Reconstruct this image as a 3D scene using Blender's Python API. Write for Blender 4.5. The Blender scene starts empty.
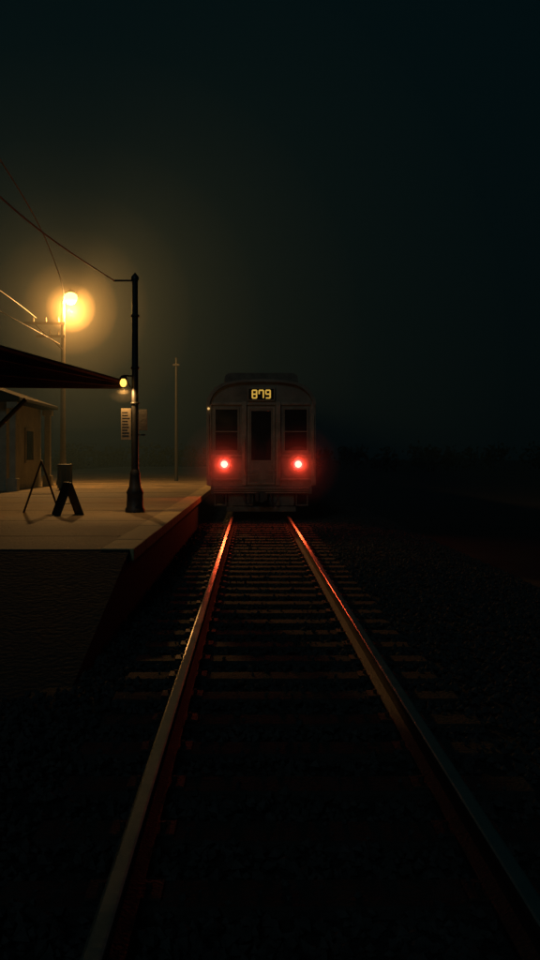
import bpy, math, random, bmesh
from mathutils import Vector, Matrix, noise
random.seed(7)
sc=bpy.context.scene
sc.view_settings.view_transform='Standard'; sc.view_settings.look='None'; sc.view_settings.exposure=0
COL=sc.collection

# ---------------------------------------------------------------- materials
def mat(name,col,rough=0.7,metal=0.0,var=0.35,scale=6.0,bump=0.15,bscale=None,col2=None,spec=0.5,detail=6):
    m=bpy.data.materials.new(name); m.use_nodes=True
    nt=m.node_tree; N=nt.nodes; L=nt.links
    b=N['Principled BSDF']; b.inputs['Metallic'].default_value=metal
    b.inputs['Specular IOR Level'].default_value=spec
    tc=N.new('ShaderNodeTexCoord')
    n=N.new('ShaderNodeTexNoise'); n.inputs['Scale'].default_value=scale; n.inputs['Detail'].default_value=detail
    n.inputs['Roughness'].default_value=0.65
    L.new(tc.outputs['Object'],n.inputs['Vector'])
    r=N.new('ShaderNodeValToRGB')
    c2=col2 if col2 else tuple(c*(1-var) for c in col)
    r.color_ramp.elements[0].position=0.3; r.color_ramp.elements[0].color=(*c2,1)
    r.color_ramp.elements[1].position=0.7; r.color_ramp.elements[1].color=(*col,1)
    L.new(n.outputs['Fac'],r.inputs['Fac']); L.new(r.outputs['Color'],b.inputs['Base Color'])
    mr=N.new('ShaderNodeMapRange'); mr.inputs['To Min'].default_value=max(0.03,rough-0.12); mr.inputs['To Max'].default_value=min(1,rough+0.12)
    L.new(n.outputs['Fac'],mr.inputs['Value']); L.new(mr.outputs['Result'],b.inputs['Roughness'])
    if bump>0:
        n2=N.new('ShaderNodeTexNoise'); n2.inputs['Scale'].default_value=bscale or scale*5; n2.inputs['Detail'].default_value=4
        L.new(tc.outputs['Object'],n2.inputs['Vector'])
        bp=N.new('ShaderNodeBump'); bp.inputs['Strength'].default_value=bump; bp.inputs['Distance'].default_value=0.03
        L.new(n2.outputs['Fac'],bp.inputs['Height']); L.new(bp.outputs['Normal'],b.inputs['Normal'])
    return m
def emis(name,col,s):
    m=bpy.data.materials.new(name); m.use_nodes=True
    b=m.node_tree.nodes['Principled BSDF']; b.inputs['Base Color'].default_value=(*col,1)
    b.inputs['Emission Color'].default_value=(*col,1); b.inputs['Emission Strength'].default_value=s
    return m

M_ground=mat('dirt_ground',(0.04,0.038,0.032),0.95,0,0.5,1.5,0.6,12,spec=.15)
M_stone=mat('ballast_stone',(0.065,0.065,0.063),0.88,0,0.6,9,0.3,60,spec=.15)
M_bal=mat('ballast_bed',(0.04,0.038,0.036),0.9,0,0.6,14,0.8,40,spec=.15)
M_sleep=mat('sleeper_wood',(0.045,0.041,0.036),0.85,0,0.6,8,0.5,40,spec=.25)
M_railtop=mat('polished_steel',(0.62,0.56,0.5),0.22,1,0.3,3,0.04,30)
M_rust=mat('rusty_steel',(0.07,0.045,0.035),0.6,0.4,0.5,12,0.3,60)
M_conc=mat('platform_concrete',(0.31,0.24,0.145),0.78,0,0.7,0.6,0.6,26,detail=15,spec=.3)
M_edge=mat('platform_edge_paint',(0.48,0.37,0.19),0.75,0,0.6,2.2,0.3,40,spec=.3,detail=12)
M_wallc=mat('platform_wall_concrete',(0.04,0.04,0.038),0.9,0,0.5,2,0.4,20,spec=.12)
M_black=mat('black_iron',(0.03,0.03,0.032),0.5,0.3,0.4,8,0.15,50)
M_roof=mat('canopy_roof_felt',(0.018,0.016,0.015),0.9,0,0.5,4,0.4,30,spec=.12)
M_wood=mat('dark_painted_wood',(0.026,0.022,0.017),0.7,0,0.4,5,0.3,30,spec=.2)
M_paint=mat('cream_paint',(0.36,0.31,0.21),0.6,0,0.5,2,0.2,20,detail=12)
M_pole=mat('weathered_pole',(0.12,0.095,0.065),0.85,0,0.4,6,0.4,30,spec=.2)
M_body=mat('train_grey_paint',(0.27,0.235,0.175),0.5,0.0,0.7,1.3,0.08,20,detail=14)
M_trim=mat('train_trim',(0.32,0.28,0.21),0.5,0.0,0.65,3,0.08,20,detail=12)
M_pilot=mat('train_pilot_grime',(0.15,0.135,0.11),0.7,0.0,0.6,5,0.2,30)
M_under=mat('train_underframe',(0.05,0.045,0.04),0.7,0.2,0.5,6,0.3,30)
M_glass=mat('dark_glass',(0.008,0.01,0.012),0.15,0,0.2,2,0.0)
M_sign=mat('sign_enamel',(0.22,0.19,0.14),0.5,0,0.3,12,0.05,20)
M_ink=mat('sign_ink',(0.06,0.055,0.05),0.6,0,0.2,12,0.0)
M_board=mat('board_dark',(0.04,0.037,0.033),0.6,0,0.4,6,0.2,30)
M_leaf=mat('dark_foliage',(0.02,0.028,0.016),0.9,0,0.6,0.6,0.0,spec=.1)
M_wire=mat('wire_metal',(0.6,0.55,0.46),0.5,0.0,0.2,5,0.0)
M_bulb=emis('lamp_globe_glass',(1.0,0.58,0.13),5.0)
M_bulb2=emis('lantern_bulb_glass',(1.0,0.50,0.08),2.6)
M_red=emis('tail_light_red',(1.0,0.02,0.03),4)
M_redc=emis('tail_light_core',(1.0,0.22,0.18),5)
M_dig=emis('destination_amber',(1.0,0.62,0.10),.55)

# ---------------------------------------------------------------- mesh builder
class MB:
    def __init__(s): s.v=[];s.f=[];s.m=[];s.sm=[]
    def add(s,vs,fs,mi=0,smooth=False):
        o=len(s.v); s.v+= [tuple(v) for v in vs]
        for f in fs: s.f.append([i+o for i in f]); s.m.append(mi); s.sm.append(smooth)
    def box(s,c,d,mi=0,rot=None):
        c=Vector(c); x,y,z=[k/2 for k in d]
        vs=[Vector((a*x,b*y,e*z)) for a in(-1,1) for b in(-1,1) for e in(-1,1)]
        if rot is not None: vs=[rot@v for v in vs]
        s.add([v+c for v in vs],[(0,1,3,2),(4,6,7,5),(0,4,5,1),(2,3,7,6),(0,2,6,4),(1,5,7,3)],mi)
    def bx(s,x0,x1,y0,y1,z0,z1,mi=0): s.box(((x0+x1)/2,(y0+y1)/2,(z0+z1)/2),(x1-x0,y1-y0,z1-z0),mi)
    def cyl(s,p0,p1,r0,r1=None,n=16,mi=0,smooth=True):
        p0=Vector(p0);p1=Vector(p1); r1=r0 if r1 is None else r1
        d=(p1-p0).normalized(); a=d.orthogonal().normalized(); b=d.cross(a)
        vs=[]
        for p,r in((p0,r0),(p1,r1)):
            for i in range(n):
                t=2*math.pi*i/n; vs.append(p+(a*math.cos(t)+b*math.sin(t))*r)
        s.add(vs,[(i,(i+1)%n,n+(i+1)%n,n+i) for i in range(n)],mi,smooth)
        s.add(vs,[tuple(reversed(range(n))),tuple(range(n,2*n))],mi)
    def lathe(s,c,prof,n=20,mi=0):
        c=Vector(c);vs=[]
        for r,z in prof:
            for i in range(n):
                t=2*math.pi*i/n; vs.append(c+Vector((r*math.cos(t),r*math.sin(t),z)))
        fs=[]
        for k in range(len(prof)-1):
            for i in range(n): fs.append((k*n+i,k*n+(i+1)%n,(k+1)*n+(i+1)%n,(k+1)*n+i))
        s.add(vs,fs,mi,True)
    def prism(s,prof,y0,y1,mi=0,smooth=False):  # prof list (x,z)
        n=len(prof); vs=[(x,y0,z) for x,z in prof]+[(x,y1,z) for x,z in prof]
        s.add(vs,[(i,(i+1)%n,n+(i+1)%n,n+i) for i in range(n)],mi,smooth)
        s.add(vs,[tuple(reversed(range(n))),tuple(range(n,2*n))],mi)
    def make(s,name,mats,parent=None,bevel=0,loc=None):
        me=bpy.data.meshes.new(name); me.from_pydata(s.v,[],s.f)
        for m in (mats if isinstance(mats,(list,tuple)) else [mats]): me.materials.append(m)
        me.polygons.foreach_set('material_index',s.m); me.polygons.foreach_set('use_smooth',s.sm)
        me.update()
        o=bpy.data.objects.new(name,me); COL.objects.link(o)
        if parent: o.parent=parent
        if bevel:
            b=o.modifiers.new('bevel','BEVEL'); b.width=bevel; b.segments=2; b.limit_method='ANGLE'; b.angle_limit=math.radians(40)
        if loc: o.location=loc
        return o
def empty(name,loc=(0,0,0)):
    e=bpy.data.objects.new(name,None); COL.objects.link(e); e.location=loc; return e
def light(name,loc,energy,col,r,parent=None,spot=None,rot=None,blend=.5):
    l=bpy.data.lights.new(name,'SPOT' if spot else 'POINT'); l.energy=energy; l.color=col; l.shadow_soft_size=r
    if spot: l.spot_size=math.radians(spot); l.spot_blend=blend
    o=bpy.data.objects.new(name,l); COL.objects.link(o); o.location=loc
    if rot: o.rotation_euler=rot
    if parent:o.parent=parent
    return o

CX=0.25           # track centre
HP=0.53           # platform height over rail top
PX=-1.37          # platform edge
Y0=24.6           # train rear

# ---------------------------------------------------------------- ground
b=MB(); b.add([(-500,-200,-0.42),(500,-200,-0.42),(500,900,-0.42),(-500,900,-0.42)],[(0,1,2,3)])
b.make('ground',M_ground)

# ---------------------------------------------------------------- railway track
tr=empty('railway_track')
b=MB(); b.prism([(-2.4,-0.415),(4.4,-0.415),(2.6,-0.215),(PX-.2,-0.215)],-6,9.2)
b.prism([(PX+0.01,-0.415),(4.4,-0.415),(2.6,-0.215),(PX+0.01,-0.215)],9.2,140); b.make('ballast_bed',M_bal,tr)
b=MB()
y=-3
while y<60:
    j=random.uniform(-.02,.02)
    b.box((CX+j,y,-0.237+random.uniform(-.006,.002)),(2.5+random.uniform(-.03,.03),0.24,0.14),0,Matrix.Rotation(random.uniform(-.015,.015),3,'Z')); y+=0.6
b.make('sleepers',M_sleep,tr,0.012)
G=1.435/2+0.035
for k,sx in enumerate((-1,1)):
    x=CX+sx*G
    def P(pts): return [(x+a,z) for a,z in pts]
    b=MB()
    b.prism(P([(-.07,-.165),(.07,-.165),(.07,-.152),(.014,-.135),(.009,-.05),(.034,-.04),(.036,-.012),(-.036,-.012),(-.034,-.04),(-.009,-.05),(-.014,-.135),(-.07,-.152)]),-6,140,0)
    b.prism(P([(-.0359,-.0119),(.0359,-.0119),(.034,-.003),(.024,0),(-.024,0),(-.034,-.003)]),-6,140,1)
    b.make('rail_%d'%(k+1),[M_rust,M_railtop],tr)
    b=MB(); y=-3
    while y<45:
        b.box((x,y,-.158),(.30,.16,.012),0)
        for s in(-1,1):
            b.cyl((x+s*.095,y,-.152),(x+s*.095,y,-.125),.014,n=6); 
        y+=.6
    b.make('tie_plates_%d'%(k+1),M_rust,tr)
# gravel
b=MB()
base=[Vector(v) for v in [(1,0,0),(-1,0,0),(0,1,0),(0,-1,0),(0,0,1),(0,0,-1)]]
fs=[(0,2,4),(2,1,4),(1,3,4),(3,0,4),(2,0,5),(1,2,5),(3,1,5),(0,3,5)]
n=0
while n<42000:
    y=1.5+ (random.random()**1.7)*33; x=random.uniform(PX+.03 if y>6.8 else -2.2,4.3)
    if any(abs(x-(CX+s*G))<.085 for s in(-1,1)): continue
    zz=-0.215 if x<2.6 else -0.215-(x-2.6)/1.8*0.2
    if x<PX-.2: zz=-.215-(PX-.2-x)/.83*.2
    ph=((y+3)/0.6)%1; ons=(ph<0.2 or ph>0.8) and abs(x-CX)<1.25
    r=random.uniform(.016,.038)
    if ons:
        if random.random()<0.9: continue
        zz=-.165; r*=.6
    else: zz+=random.uniform(0,.04)
    R=Matrix.Rotation(random.random()*6.3,3,'Z')@Matrix.Rotation(random.random()*6.3,3,'X')
    vs=[R@Vector((v.x*r*random.uniform(.7,1.3),v.y*r*random.uniform(.7,1.3),v.z*r*random.uniform(.6,1.0)))+Vector((x,y,zz+r*.3)) for v in base]
    b.add(vs,fs); n+=1
b.make('ballast_gravel',M_stone,tr)

# ---------------------------------------------------------------- platform (invented near-end ramp stands in for its shaded part)
PE=10.3
pf=empty('station_platform')
b=MB(); b.bx(-16,PX-.36,PE,110,-.41,HP-.004); b.make('slab',M_conc,pf)
b=MB(); y=PE
while y<110:
    b.bx(PX-.357,PX+.03,y,y+1.19,HP-.14,HP+random.uniform(0,.004)); y+=1.2
b.make('edge_coping',M_edge,pf,.01)
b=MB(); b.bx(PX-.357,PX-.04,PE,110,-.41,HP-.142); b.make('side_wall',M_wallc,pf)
b=MB(); y=12
while y<100:
    b.bx(-16,PX-.37,y,y+.012,HP-.0035,HP-.001); y+=3
b.make('expansion_joints',M_wallc,pf)
b=MB(); yr=PE-4.2; x0,x1=-16,PX-.02
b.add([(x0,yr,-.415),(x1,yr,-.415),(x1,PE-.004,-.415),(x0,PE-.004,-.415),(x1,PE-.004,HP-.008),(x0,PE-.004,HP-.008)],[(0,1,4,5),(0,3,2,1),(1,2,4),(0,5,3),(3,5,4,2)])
b.make('shade_ramp',M_wallc,pf)  # invented ramp; its dark material imitates the shaded platform end

# ---------------------------------------------------------------- train
T=empty('passenger_train',(0,0,0))
TX=CX+.03
def car(y0,L,tag):
    prof=[(1.44,.80),(1.5,.95),(1.5,3.02),(1.47,3.2),(1.38,3.38),(1.22,3.52),(1.0,3.62),(.6,3.69),(0,3.71)]
    full=[(TX+x,z) for x,z in prof]+[(TX-x,z) for x,z in reversed(prof[:-1])]
    b=MB(); b.prism(full,y0+.10,y0+L); b.make(tag+'_body',M_body,T,.03)
    b=MB(); b.prism([(TX+x,z) for x,z in [(1.0,3.60),(.97,3.80),(.85,3.865),(-.85,3.865),(-.97,3.80),(-1.0,3.60)]],y0+.22,y0+L-.1); b.make(tag+'_clerestory',M_body,T,.02)
    b=MB()
    for k in range(6): b.bx(TX-.4,TX+.4,y0+1.5+k*2.8,y0+2.5+k*2.8,3.86,4.0)
    b.make(tag+'_roof_vents',M_under,T,.03)
    b=MB()
    for s in(-1,1):
        xs=TX+s*1.5
        k=y0+.9
        while k<y0+L-1.4:
            b.box((xs,k+.5,2.35),(.03,.95,.85),0); b.box((xs+s*.012,k+.5,2.35),(.03,.85,.75),1); k+=1.25
        for q in range(7): b.box((xs+s*.005,y0+L/2+.05,1.05+q*.11),(.03,L-.5,.03),0)
    b.make(tag+'_side_windows',[M_trim,M_glass],T)
    b=MB(); b.bx(TX-1.3,TX+1.3,y0+.35,y0+L-.2,.55,.80)
    for yy in(y0+3.0,y0+L-3.0):
        for dy in(-1.0,1.0):
            for s in(-1,1):
                b.cyl((TX+s*.68,yy+dy,.42),(TX+s*.81,yy+dy,.42),.42,n=28)
                b.box((TX+s*1.0,yy+dy,.42),(.18,.3,.28))
            b.cyl((TX-.8,yy+dy,.42),(TX+.8,yy+dy,.42),.07)
        for s in(-1,1): b.box((TX+s*1.0,yy,.45),(.12,2.6,.18))
        b.box((TX,yy,.45),(1.9,.5,.25))
    for k in range(4): b.box((TX+(-.8 if k%2 else .7),y0+6+k*1.8,.42),(.8,1.3,.42))
    b.make(tag+'_running_gear',M_under,T,.015)
car(Y0,18,'rear_car'); car(Y0+18.6,18,'front_car')
yf=Y0+.10
def P3(x0,x1,z0,z1,d0,d1,B,mi=0): B.bx(TX+x0,TX+x1,yf-d1,yf+.01-d0,z0,z1,mi)
b=MB()
for s in(-1,1):
    P3(*sorted((s*1.36,s*1.495)),.82,3.05,0,.07,b)
    P3(*sorted((s*.40,s*.53)),.82,3.12,0,.10,b)
P3(-1.36,-.53,1.60,1.66,0,.05,b); P3(.53,1.36,1.60,1.66,0,.05,b)
P3(-1.36,-.53,.95,1.01,0,.045,b); P3(.53,1.36,.95,1.01,0,.045,b)
P3(-1.36,1.36,3.02,3.10,0,.055,b)
b.make('end_frame',M_trim,T,.012)
b=MB()
for s in(-1,1):
    x0,x1=sorted((s*.60,s*1.30))
    for a in((x0,x0+.05,1.72,2.96),(x1-.05,x1,1.72,2.96),(x0+.05,x1-.05,1.72,1.78),(x0+.05,x1-.05,2.90,2.96)): P3(*a,0,.04,b,2)
    P3(x0+.05,x1-.05,1.78,2.90,0,.012,b,1)
    P3(x0+.05,x1-.05,2.28,2.31,.012,.03,b,2)
for a in((-.38,-.32,.84,2.98),(.32,.38,.84,2.98),(-.32,.32,2.92,2.98),(-.32,.32,.84,.90)): P3(*a,0,.05,b,0)
P3(-.32,.32,.90,1.45,0,.02,b,2)
P3(-.27,.27,.97,1.38,.02,.032,b,2)
for a in((-.32,-.27,1.45,2.92),(.27,.32,1.45,2.92),(-.27,.27,2.86,2.92),(-.27,.27,1.45,1.51)): P3(*a,0,.03,b,2)
P3(-.27,.27,1.51,2.86,0,.012,b,1)
b.cyl((TX+.29,yf-.03,1.4),(TX+.29,yf-.08,1.4),.02,n=10,mi=0)
b.make('end_windows_and_door',[M_trim,M_glass,M_body],T,.006)
b=MB()   # rivets rows
for s in(-1,1):
    for k in range(22): 
        z=.9+k*.1; b.cyl((TX+s*1.43,yf-.07,z),(TX+s*1.43,yf-.078,z),.011,n=6)
    for z in(1.12,1.53):
        for k in range(8): b.cyl((TX+s*(.6+k*.1),yf,z),(TX+s*(.6+k*.1),yf-.008,z),.010,n=6)
b.make('rivets',M_trim,T)
b=MB()
hood=[(1.50,3.04),(1.47,3.2),(1.38,3.38),(1.22,3.53),(1.0,3.64),(.6,3.71),(0,3.73)]
outer=[(TX+x,z) for x,z in hood]+[(TX-x,z) for x,z in reversed(hood[:-1])]
inner=[(TX+x*.95,z-.07) for x,z in hood]+[(TX-x*.95,z-.07) for x,z in reversed(hood[:-1])]
n=len(outer); vs=[(x,yf-.12,z) for x,z in outer]+[(x,yf-.12,z) for x,z in inner]+[(x,yf+.02,z) for x,z in outer]+[(x,yf+.02,z) for x,z in inner]
fsx=[]
for i in range(n-1):
    fsx+=[(i,i+1,n+i+1,n+i),(2*n+i,2*n+i+1,i+1,i),(n+i,n+i+1,3*n+i+1,3*n+i)]
b.add(vs,fsx); b.make('end_roof_hood',M_body,T)
b=MB(); b.prism([(TX+x,z) for x,z in [(1.02,3.66),(.99,3.83),(.88,3.90),(-.88,3.90),(-.99,3.83),(-1.02,3.66)]],yf-.06,yf+.3); b.make('clerestory_end',M_pilot,T,.02)
b=MB(); P3(-.38,.38,3.13,3.50,0,.10,b,0); P3(-.34,.34,3.17,3.46,.10,.104,b,1)
b.make('destination_box',[M_body,M_glass],T,.008)
b=MB()
SEG={'8':'abcdefg','7':'abcf','9':'abcdfg'}
for k,ch in enumerate('879'):
    cx=TX-.185+k*.185; w,h,t=.115,.21,.036; cz=3.315; yy=yf-.112
    S={'a':(0,h/2,w,t),'g':(0,0,w,t),'d':(0,-h/2,w,t),'b':(w/2,h/4,t,h/2),'c':(w/2,-h/4,t,h/2),'f':(-w/2,h/4,t,h/2),'e':(-w/2,-h/4,t,h/2)}
    for q in SEG[ch]:
        dx,dz,sx,sz=S[q]; b.box((cx+dx,yy-(0.002 if q in 'agd' else 0),cz+dz),(sx,.012,sz))
b.make('destination_digits',M_dig,T,.003)
TL=[]
for s in(-1,1):
    lx=TX+s*1.01; lz=1.40; TL.append((lx,yf-.22,lz))
    b=MB(); b.cyl((lx,yf,lz),(lx,yf-.13,lz),.17,.155,n=28); b.make('tail_light_housing',M_black,T,.01)
    b=MB(); b.cyl((lx,yf-.12,lz),(lx,yf-.15,lz),.14,.13,n=28,mi=0); b.cyl((lx,yf-.149,lz),(lx,yf-.17,lz),.095,.075,n=20,mi=1)
    b.make('tail_light_lens',[M_red,M_redc],T)
    light('tail_light_beam',(lx,yf-.20,lz),105,(1.0,.09,.025),.07,T,spot=160,rot=(-math.radians(88),0,0),blend=.6)
b=MB()
b.bx(TX-1.38,TX+1.38,yf-.14,yf+.2,.58,.80,1); 
for q in range(3): b.bx(TX-1.3,TX+1.3,yf-.20,yf-.13,.61+q*.06,.635+q*.06,2)
b.bx(TX-.14,TX+.14,yf-.42,yf+.1,.44,.62); b.cyl((TX,yf-.52,.53),(TX,yf-.40,.53),.15,n=18)
b.box((TX-.12,yf-.58,.53),(.08,.16,.24)); b.box((TX+.12,yf-.56,.53),(.07,.12,.2))
for s in(-1,1):
    b.bx(*sorted((TX+s*.95,TX+s*1.28)),yf-.12,yf+.1,.26,.30,1); b.bx(*sorted((TX+s*.95,TX+s*.98)),yf-.10,yf+.1,.30,.58,1); b.bx(*sorted((TX+s*1.25,TX+s*1.28)),yf-.10,yf+.1,.30,.58,1)
    b.bx(*sorted((TX+s*.22,TX+s*.9)),yf-.04,yf+.04,.26,.578,1)
b.bx(TX-.95,TX+.95,yf-.06,yf+.02,.10,.24,1)
for s,x in((-1,.32),(1,.42),(1,.26),(-1,.45)):
    pts=[(TX+s*x,yf-.14,.62),(TX+s*x*1.05,yf-.28,.45),(TX+s*x*.9,yf-.34,.32),(TX+s*x*.7,yf-.38,.36)]
    for p,q in zip(pts,pts[1:]): b.cyl(p,q,.022,n=8)
b.make('coupler_and_pilot',[M_under,M_pilot,M_trim],T,.008)
b=MB()
for s in(-1,1):
    x=TX+s*1.43
    b.cyl((x,yf-.13,1.1),(x,yf-.13,2.75),.016,n=8)
    for z in(1.1,1.9,2.75): b.cyl((x,yf-.13,z),(x,yf,z),.013,n=8)
    x=TX+s*.46
    b.cyl((x,yf-.16,1.15),(x,yf-.16,2.1),.014,n=8)
    for z in(1.15,2.1): b.cyl((x,yf-.16,z),(x,yf,z),.012,n=8)
    for z in (1.25,1.12):
        for k in range(5):
            xa=TX+s*(.46-.092*k); 
            if k<4: b.cyl((xa,yf-.17,z-.02*math.sin(k)),(xa-s*.092,yf-.17,z-.02*math.sin(k+1)),.009,n=6)
b.make('grab_rails_and_chains',M_paint,T)
b=MB(); b.cyl((TX-1.44,yf-.02,2.92),(TX-1.44,yf-.14,2.92),.035,.03,n=14); b.make('marker_light',emis('marker_amber',(1.0,.6,.2),.8),T)

# ---------------------------------------------------------------- street lamp (tall, far)
LX,LY,LZ=-6.95,34.7,7.75
sl=empty('street_lamp')
b=MB()
b.lathe((LX-.3,LY,HP),[(.26,0),(.26,.12),(.2,.3),(.14,.6),(.12,1.0)],mi=0)
b.cyl((LX-.3,LY,HP+.9),(LX-.3,LY,LZ-.15),.115,.075,mi=0)
b.cyl((LX-.3,LY,LZ-.3),(LX-.02,LY,LZ+.22),.03,mi=1)
b.lathe((LX,LY,LZ+.20),[(.03,.12),(.08,.09),(.12,.02),(.12,-.01),(.05,.05)],mi=1)
b.make('pole_and_hood',[M_pole,M_black],sl)
b=MB(); b.lathe((LX,LY,LZ),[(.001,-.27),(.13,-.24),(.23,-.13),(.27,0),(.23,.12),(.10,.20)],mi=0); b.make('globe',M_bulb,sl)
light('lamp_light',(LX,LY-.0,LZ-.5),2300,(1.0,.50,.14),.2,sl)
b=MB()
for z,w in((6.75,1.6),(6.25,1.1)):
    b.box((LX-.3-w/2+.1,LY-.1,z),(w,.09,.10),0)
    for k in range(3):
        b.cyl((LX-.35-w*.3*k-.1,LY-.1,z+.05),(LX-.35-w*.3*k-.1,LY-.1,z+.22),.035,.025,n=10,mi=1)
b.cyl((LX-.3,LY-.1,5.75),(LX-1.35,LY-.1,6.7),.025,mi=0)
b.make('cross_arms',[M_pole,M_paint],sl)

# ---------------------------------------------------------------- platform post with lantern and notice
QX,QY=-2.23,17.3
pl=empty('platform_lamp_post')
b=MB()
b.lathe((QX,QY,HP),[(.19,0),(.19,.06),(.165,.10),(.155,.34),(.17,.38),(.12,.48),(.095,.7),(.10,.74),(.072,.82)],n=12)
b.cyl((QX,QY,HP+.8),(QX,QY,5.02),.07,.056)
b.lathe((QX,QY,5.02),[(.075,-.03),(.075,.03),(.05,.06),(.001,.12)],n=12)
b.cyl((QX-.42,QY,4.98),(QX+.02,QY,4.98),.018)
for z in(2.62,3.3,4.3): b.lathe((QX,QY,z),[(.055,-.02),(.085,-.02),(.085,.02),(.055,.02)],n=12)
HX,HY=QX-.20,QY-.17
b.cyl((QX,QY,3.14),(HX,HY,3.14),.016); b.cyl((QX,QY,2.80),(HX,HY,3.12),.011)
b.lathe((HX,HY,3.09),[(.015,.06),(.05,.04),(.08,-.01),(.08,-.02),(.03,.0)],n=14)
b.make('post',M_black,pl)
b=MB(); b.lathe((HX,HY,3.0),[(.001,-.08),(.04,-.065),(.065,-.02),(.06,.03),(.03,.08)],n=14); b.make('lantern_bulb',M_bulb2,pl)
light('lantern_light',(HX,HY,2.87),72,(1.0,.51,.15),.04,pl,spot=164,rot=(math.radians(22),0,0),blend=.35)
b=MB()
b.bx(QX-.26,QX-.07,QY-.06,QY-.03,1.92,2.52,0)
for k in range(9):
    z=2.45-k*.055; b.bx(QX-.24,QX-.24+random.uniform(.09,.15),QY-.064,QY-.0605,z-.012,z+.008,1)
b.bx(QX+.08,QX+.24,QY-.06,QY-.03,2.1,2.5,2)
for z in(2.0,2.42): b.bx(QX-.2,QX+.2,QY-.028,QY+.0,z,z+.03,2)
b.make('notice_boards',[M_sign,M_ink,M_board],pl,.004)

# ---------------------------------------------------------------- utility poles
def upole(x,y,h,arms=True,r=.13):
    e=empty('utility_pole',(x,y,0)); b=MB()
    b.cyl((0,0,-.4),(0,0,h),r,r*.65)
    b.lathe((0,0,h),[(r*.7,-.02),(r*.7,.03),(.001,.08)],n=12)
    if arms:
        b.box((0,-.12,h-.5),(1.5,.09,.11)); b.box((0,-.12,h-1.0),(1.0,.09,.11))
        for k in(-.65,-.3,.3,.65): b.cyl((k,-.12,h-.45),(k,-.12,h-.28),.03,.02,n=8)
    else:
        b.box((0,-.12,h-.3),(.3,.06,.08))
    b.make('pole',M_pole if arms else M_black,e)
upole(-3.4,41,6.1,False,.09); upole(-9.0,3,7.5); upole(-3.6,-14,6.9)

# ---------------------------------------------------------------- wires
def wire(name,pts,r):
    c=bpy.data.curves.new(name,'CURVE'); c.dimensions='3D'; c.bevel_depth=r; c.bevel_resolution=2
    s=c.splines.new('NURBS'); s.points.add(len(pts)-1); s.order_u=4; s.use_endpoint_u=True
    for p,q in zip(s.points,pts): p.co=(*q,1)
    c.materials.append(M_wire); o=bpy.data.objects.new(name,c); COL.objects.link(o); return o
pw=empty('overhead_wires')
for nm,pts,r in [
 ('wire_a',[(QX-.4,QY,4.98),(-2.62,14.8,4.72),(-2.80,12,4.55),(-3.0,9,4.60),(-3.2,3,4.9),(-3.6,-14,5.9)],.012),
 ('wire_b',[(LX-.4,LY-.1,5.95),(-6.95,29,5.70),(-7.05,24,5.62),(-7.5,15,6.0),(-9,3,7.0)],.010),
 ('wire_c',[(LX-1.3,LY-.1,6.95),(-7.9,27,7.0),(-8.3,18,7.1),(-9.3,3,7.3)],.009),
 ('wire_d',[(LX-.3,LY,7.55),(-5.75,28,6.7),(-4.6,21,6.2),(-3.75,15,6.1),(-3.5,5,6.2),(-3.6,-14,6.4)],.011)]:
    wire(nm,pts,r).parent=pw

# ---------------------------------------------------------------- canopy (tip corner points to the track)
cn=empty('station_canopy')
tip=Vector((-2.66,18.9,3.18)); nearL=Vector((-3.95,13.2,3.30)); farL=Vector((-9.5,18.9,4.0)); nl2=Vector((-9.5,13.2,4.1))
def slab(B,pts,t,mi=0):
    n=len(pts); vs=[p for p in pts]+[p-Vector((0,0,q)) for p,q in zip(pts,t)]
    B.add(vs,[(0,1,2),(0,2,3),(n+2,n+1,n),(n+3,n+2,n)]+[(i,n+i,n+(i+1)%n,(i+1)%n) for i in range(n)],mi)
b=MB(); slab(b,[tip,nearL,nl2,farL],[.16,.70,1.3,.9]); b.make('roof',M_roof,cn,.02)
b=MB()
b.cyl(tip+Vector((.05,-.02,-.03)),nearL+Vector((.05,-.02,-.05)),.04)
for q in (.35,.7):
    b.cyl(tip+Vector((.02,-.01,-.16*q)),nearL+Vector((.02,-.01,-.70*q)),.014,n=6)
b.make('gutter_and_fascia_battens',M_wood,cn)
b=MB()
for X,Y in((-5.25,18.0),(-5.2,14.2)):
    b.cyl((X,Y,HP),(X,Y,3.2),.08); b.box((X,Y,HP+.15),(.28,.28,.3)); 
    b.cyl((X,Y,2.0),(X+.75,Y,2.75),.045); b.cyl((X,Y,2.0),(X-.75,Y,2.75),.045)
b.make('posts_and_brackets',M_wood,cn)

# ---------------------------------------------------------------- station building
sb=empty('station_building')
b=MB(); b.bx(-15,-7.75,28.5,33.2,HP,3.35); b.make('walls',M_paint,sb)
b=MB(); b.prism([(-15.5,3.36),(-7.2,3.36),(-7.2,3.48),(-11.3,4.9),(-15.5,3.48)],28.0,33.6); b.make('roof',M_roof,sb,.02)
b=MB()
for y in (28.2,33.0): 
    b.box((-7.45,y,2.0),(.2,.2,2.7)); b.box((-7.45,y,HP+.2),(.32,.32,.4)); b.box((-7.45,y,3.22),(.34,.34,.2))
for k in range(4):
    x=-8.6-k*1.6; b.bx(x-.5,x+.5,28.44,28.499,1.3,2.7)
b.bx(-7.749,-7.70,29.2,30.1,HP+.01,2.65); b.bx(-7.749,-7.70,30.8,31.9,1.4,2.6)
b.make('columns_and_frames',M_paint,sb,.01)
b=MB()
for k in range(4):
    x=-8.6-k*1.6; b.bx(x-.42,x+.42,28.425,28.439,1.38,2.62)
b.bx(-7.699,-7.685,30.9,31.8,1.5,2.5); b.make('window_panes',M_glass,sb)

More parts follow.
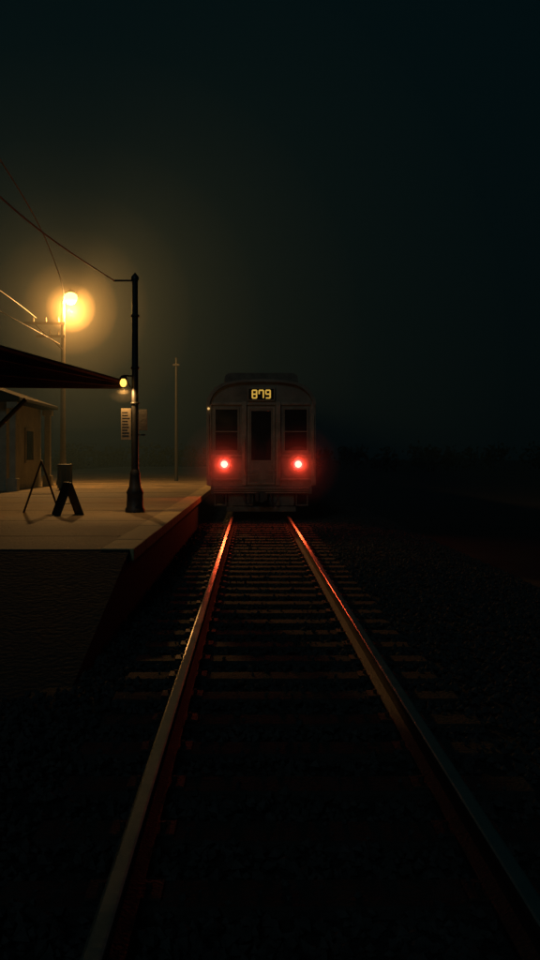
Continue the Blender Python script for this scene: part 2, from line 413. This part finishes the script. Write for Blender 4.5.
ub=empty('litter_bin',(-6.1,29.5,HP)); b=MB(); b.lathe((0,0,0),[(.001,0),(.2,0),(.24,.75),(.26,.78),(.26,.83),(.2,.84),(.18,.78),(.001,.5)]); 
for k in range(10):
    a=k*.628; b.box((.235*math.cos(a),.235*math.sin(a),.4),(.02,.02,.7))
b.make('bin_body',M_black,ub)

# ---------------------------------------------------------------- sandwich boards
def aframe(x,y,h,w,spread,solid,rz):
    e=empty('sandwich_board',(x,y,HP)); e.rotation_euler=(0,0,rz)
    for s in(-1,1):
        b=MB(); ang=math.atan2(spread/2,h); Lh=math.hypot(spread/2,h)
        R=Matrix.Rotation(-s*ang*1.0,3,'Y')
        c=Vector((s*spread/4,0,h/2))
        for yy in(-w/2+.02,w/2-.02): b.box(c+Vector((0,yy,0)),(.03,.04,Lh),0,R)
        for t in ((-.46,.46) if solid else (.46,-.30)): b.box(c+R@Vector((0,0,t*Lh)),(.028,w-.08,.05),0,R)
        if solid: b.box(c,(.012,w-.08,Lh*.86),1,R)
        b.make('panel_%d'%(1 if s<0 else 2),[M_wood if not solid else M_board,M_board],e,.003)
    b=MB(); b.box((0,0,h*.35),(spread*.62,.012,.012)); b.cyl((0,-w/2,h),(0,w/2,h),.018,n=8); b.make('hinge',M_black,e)
aframe(-3.36,16.5,.58,.5,.44,True,math.radians(28))
aframe(-4.05,17.4,.98,.5,.66,False,math.radians(12))

# ---------------------------------------------------------------- distant trees
b=MB()
for k in range(44):
    tx=-95+k*4.4+random.uniform(-1.5,1.5); ty=random.uniform(125,150); h=random.uniform(2.2,4)
    if abs(tx)<3: continue
    b.cyl((tx,ty,-.4),(tx,ty,h*.55),.2,.08,n=7)
    for j in range(4):
        a=random.random()*6.3; b.cyl((tx,ty,h*.3+j*.3),(tx+math.cos(a)*h*.2,ty+math.sin(a)*h*.2,h*.6),.07,.03,n=5)
    cl=[(Vector((tx+random.gauss(0,h*.45),ty+random.gauss(0,h*.2),h*random.uniform(.15,.8))),random.uniform(.6,1.4)) for _ in range(12)]
    for _ in range(260):
        c,r=random.choice(cl); p=c+Vector((random.gauss(0,1),random.gauss(0,1),random.gauss(0,.8)))*r*.6
        u=Vector((random.gauss(0,1),random.gauss(0,1),random.gauss(0,1))).normalized(); w=u.orthogonal().normalized(); s=random.uniform(.2,.4)
        b.add([p+u*s,p+w*s*.7,p-u*s,p-w*s*.7],[(0,1,2,3)],0)
b.make('distant_trees',M_leaf)

# ---------------------------------------------------------------- haze, with mist shells added round the lamps for halos and bloom
fog=empty('fog')
def mist(name,c,r,dens,col,sz=(1,1,1),sub=4):
    m=bpy.data.materials.new(name); m.use_nodes=True; nt=m.node_tree; nt.nodes.clear()
    out=nt.nodes.new('ShaderNodeOutputMaterial'); v=nt.nodes.new('ShaderNodeVolumeScatter')
    v.inputs['Color'].default_value=(*col,1); v.inputs['Density'].default_value=dens; v.inputs['Anisotropy'].default_value=.1
    nt.links.new(v.outputs[0],out.inputs['Volume'])
    bm=bmesh.new(); bmesh.ops.create_icosphere(bm,subdivisions=sub,radius=r)
    me=bpy.data.meshes.new(name); bm.to_mesh(me); bm.free(); me.materials.append(m)
    o=bpy.data.objects.new(name,me); COL.objects.link(o); o.location=c; o.scale=sz; o.parent=fog
    return o
def lerp(a,b,t): return tuple(x+(y-x)*t for x,y in zip(a,b))
TEAL=(.27,.70,1.0); WARM=(1,.76,.42)  # amber lamp halo put into the scatter colour of the inner shells
radii=[23,15.5,10.5,7,4.6,3,1.8,.95]
dens=[.0020,.0013,.0011,.0013,.0019,.0035,.009,.032]
for i,(r,d) in enumerate(zip(radii,dens)):
    t=i/(len(radii)-1); k=max(0,1-t*1.6)
    mist('glow_mist_lamp_%d'%(i+1),(LX+1.2*k,LY,LZ-.4-2.6*k),r,d,lerp(TEAL,WARM,min(1,t*1.3)),(1,.85 if i<2 else 1,1))
for r,d in((.36,.014),(.2,.05)): mist('glow_mist_lantern',(HX,HY,2.97),r,d,(1,.9,.7),sub=3)  # shells added for the lantern's glow
for p in TL:
    for r,d in((1.2,.024),(.82,.05),(.5,.14),(.3,.36)):
        mist('glow_mist_tail',p,r,d,(1,.6,.9),sub=3)  # dense shells added to give the tail lights a red bloom

# ---------------------------------------------------------------- world + fill sun, added to lift train and foreground
w=bpy.data.worlds.new('World'); sc.world=w; w.use_nodes=True; nt=w.node_tree
bg=nt.nodes['Background']; sky=nt.nodes.new('ShaderNodeTexSky'); sky.sky_type='NISHITA'; sky.sun_disc=False
sky.sun_elevation=math.radians(2); sky.sun_rotation=math.radians(200)
tc=nt.nodes.new('ShaderNodeTexCoord'); sp=nt.nodes.new('ShaderNodeSeparateXYZ'); rp=nt.nodes.new('ShaderNodeValToRGB')
nt.links.new(tc.outputs['Generated'],sp.inputs[0]); nt.links.new(sp.outputs['Z'],rp.inputs['Fac'])
rp.color_ramp.elements[0].position=0; rp.color_ramp.elements[0].color=(.04,.22,.28,1)
rp.color_ramp.elements[1].position=.45; rp.color_ramp.elements[1].color=(.04,.46,.60,1)
mx=nt.nodes.new('ShaderNodeMix'); mx.data_type='RGBA'; mx.blend_type='MIX'; mx.inputs[0].default_value=.985
nt.links.new(sky.outputs[0],mx.inputs[6]); nt.links.new(rp.outputs['Color'],mx.inputs[7])
nt.links.new(mx.outputs[2],bg.inputs['Color']); bg.inputs['Strength'].default_value=.008
sun=bpy.data.lights.new('night_fill','SUN'); sun.energy=.085; sun.angle=math.radians(12); sun.color=(.55,.9,1.0)
so=bpy.data.objects.new('night_fill',sun); COL.objects.link(so); so.rotation_euler=(math.radians(58),0,math.radians(-14))

# ---------------------------------------------------------------- camera
cam=bpy.data.cameras.new('camera'); co=bpy.data.objects.new('camera',cam); COL.objects.link(co)
co.location=(0,0,1.57); co.rotation_euler=(math.radians(90),0,0)
cam.sensor_width=36; cam.lens=33.75; cam.shift_x=19/960; cam.shift_y=-22/960; cam.clip_end=2000; cam.clip_start=.05
sc.camera=co
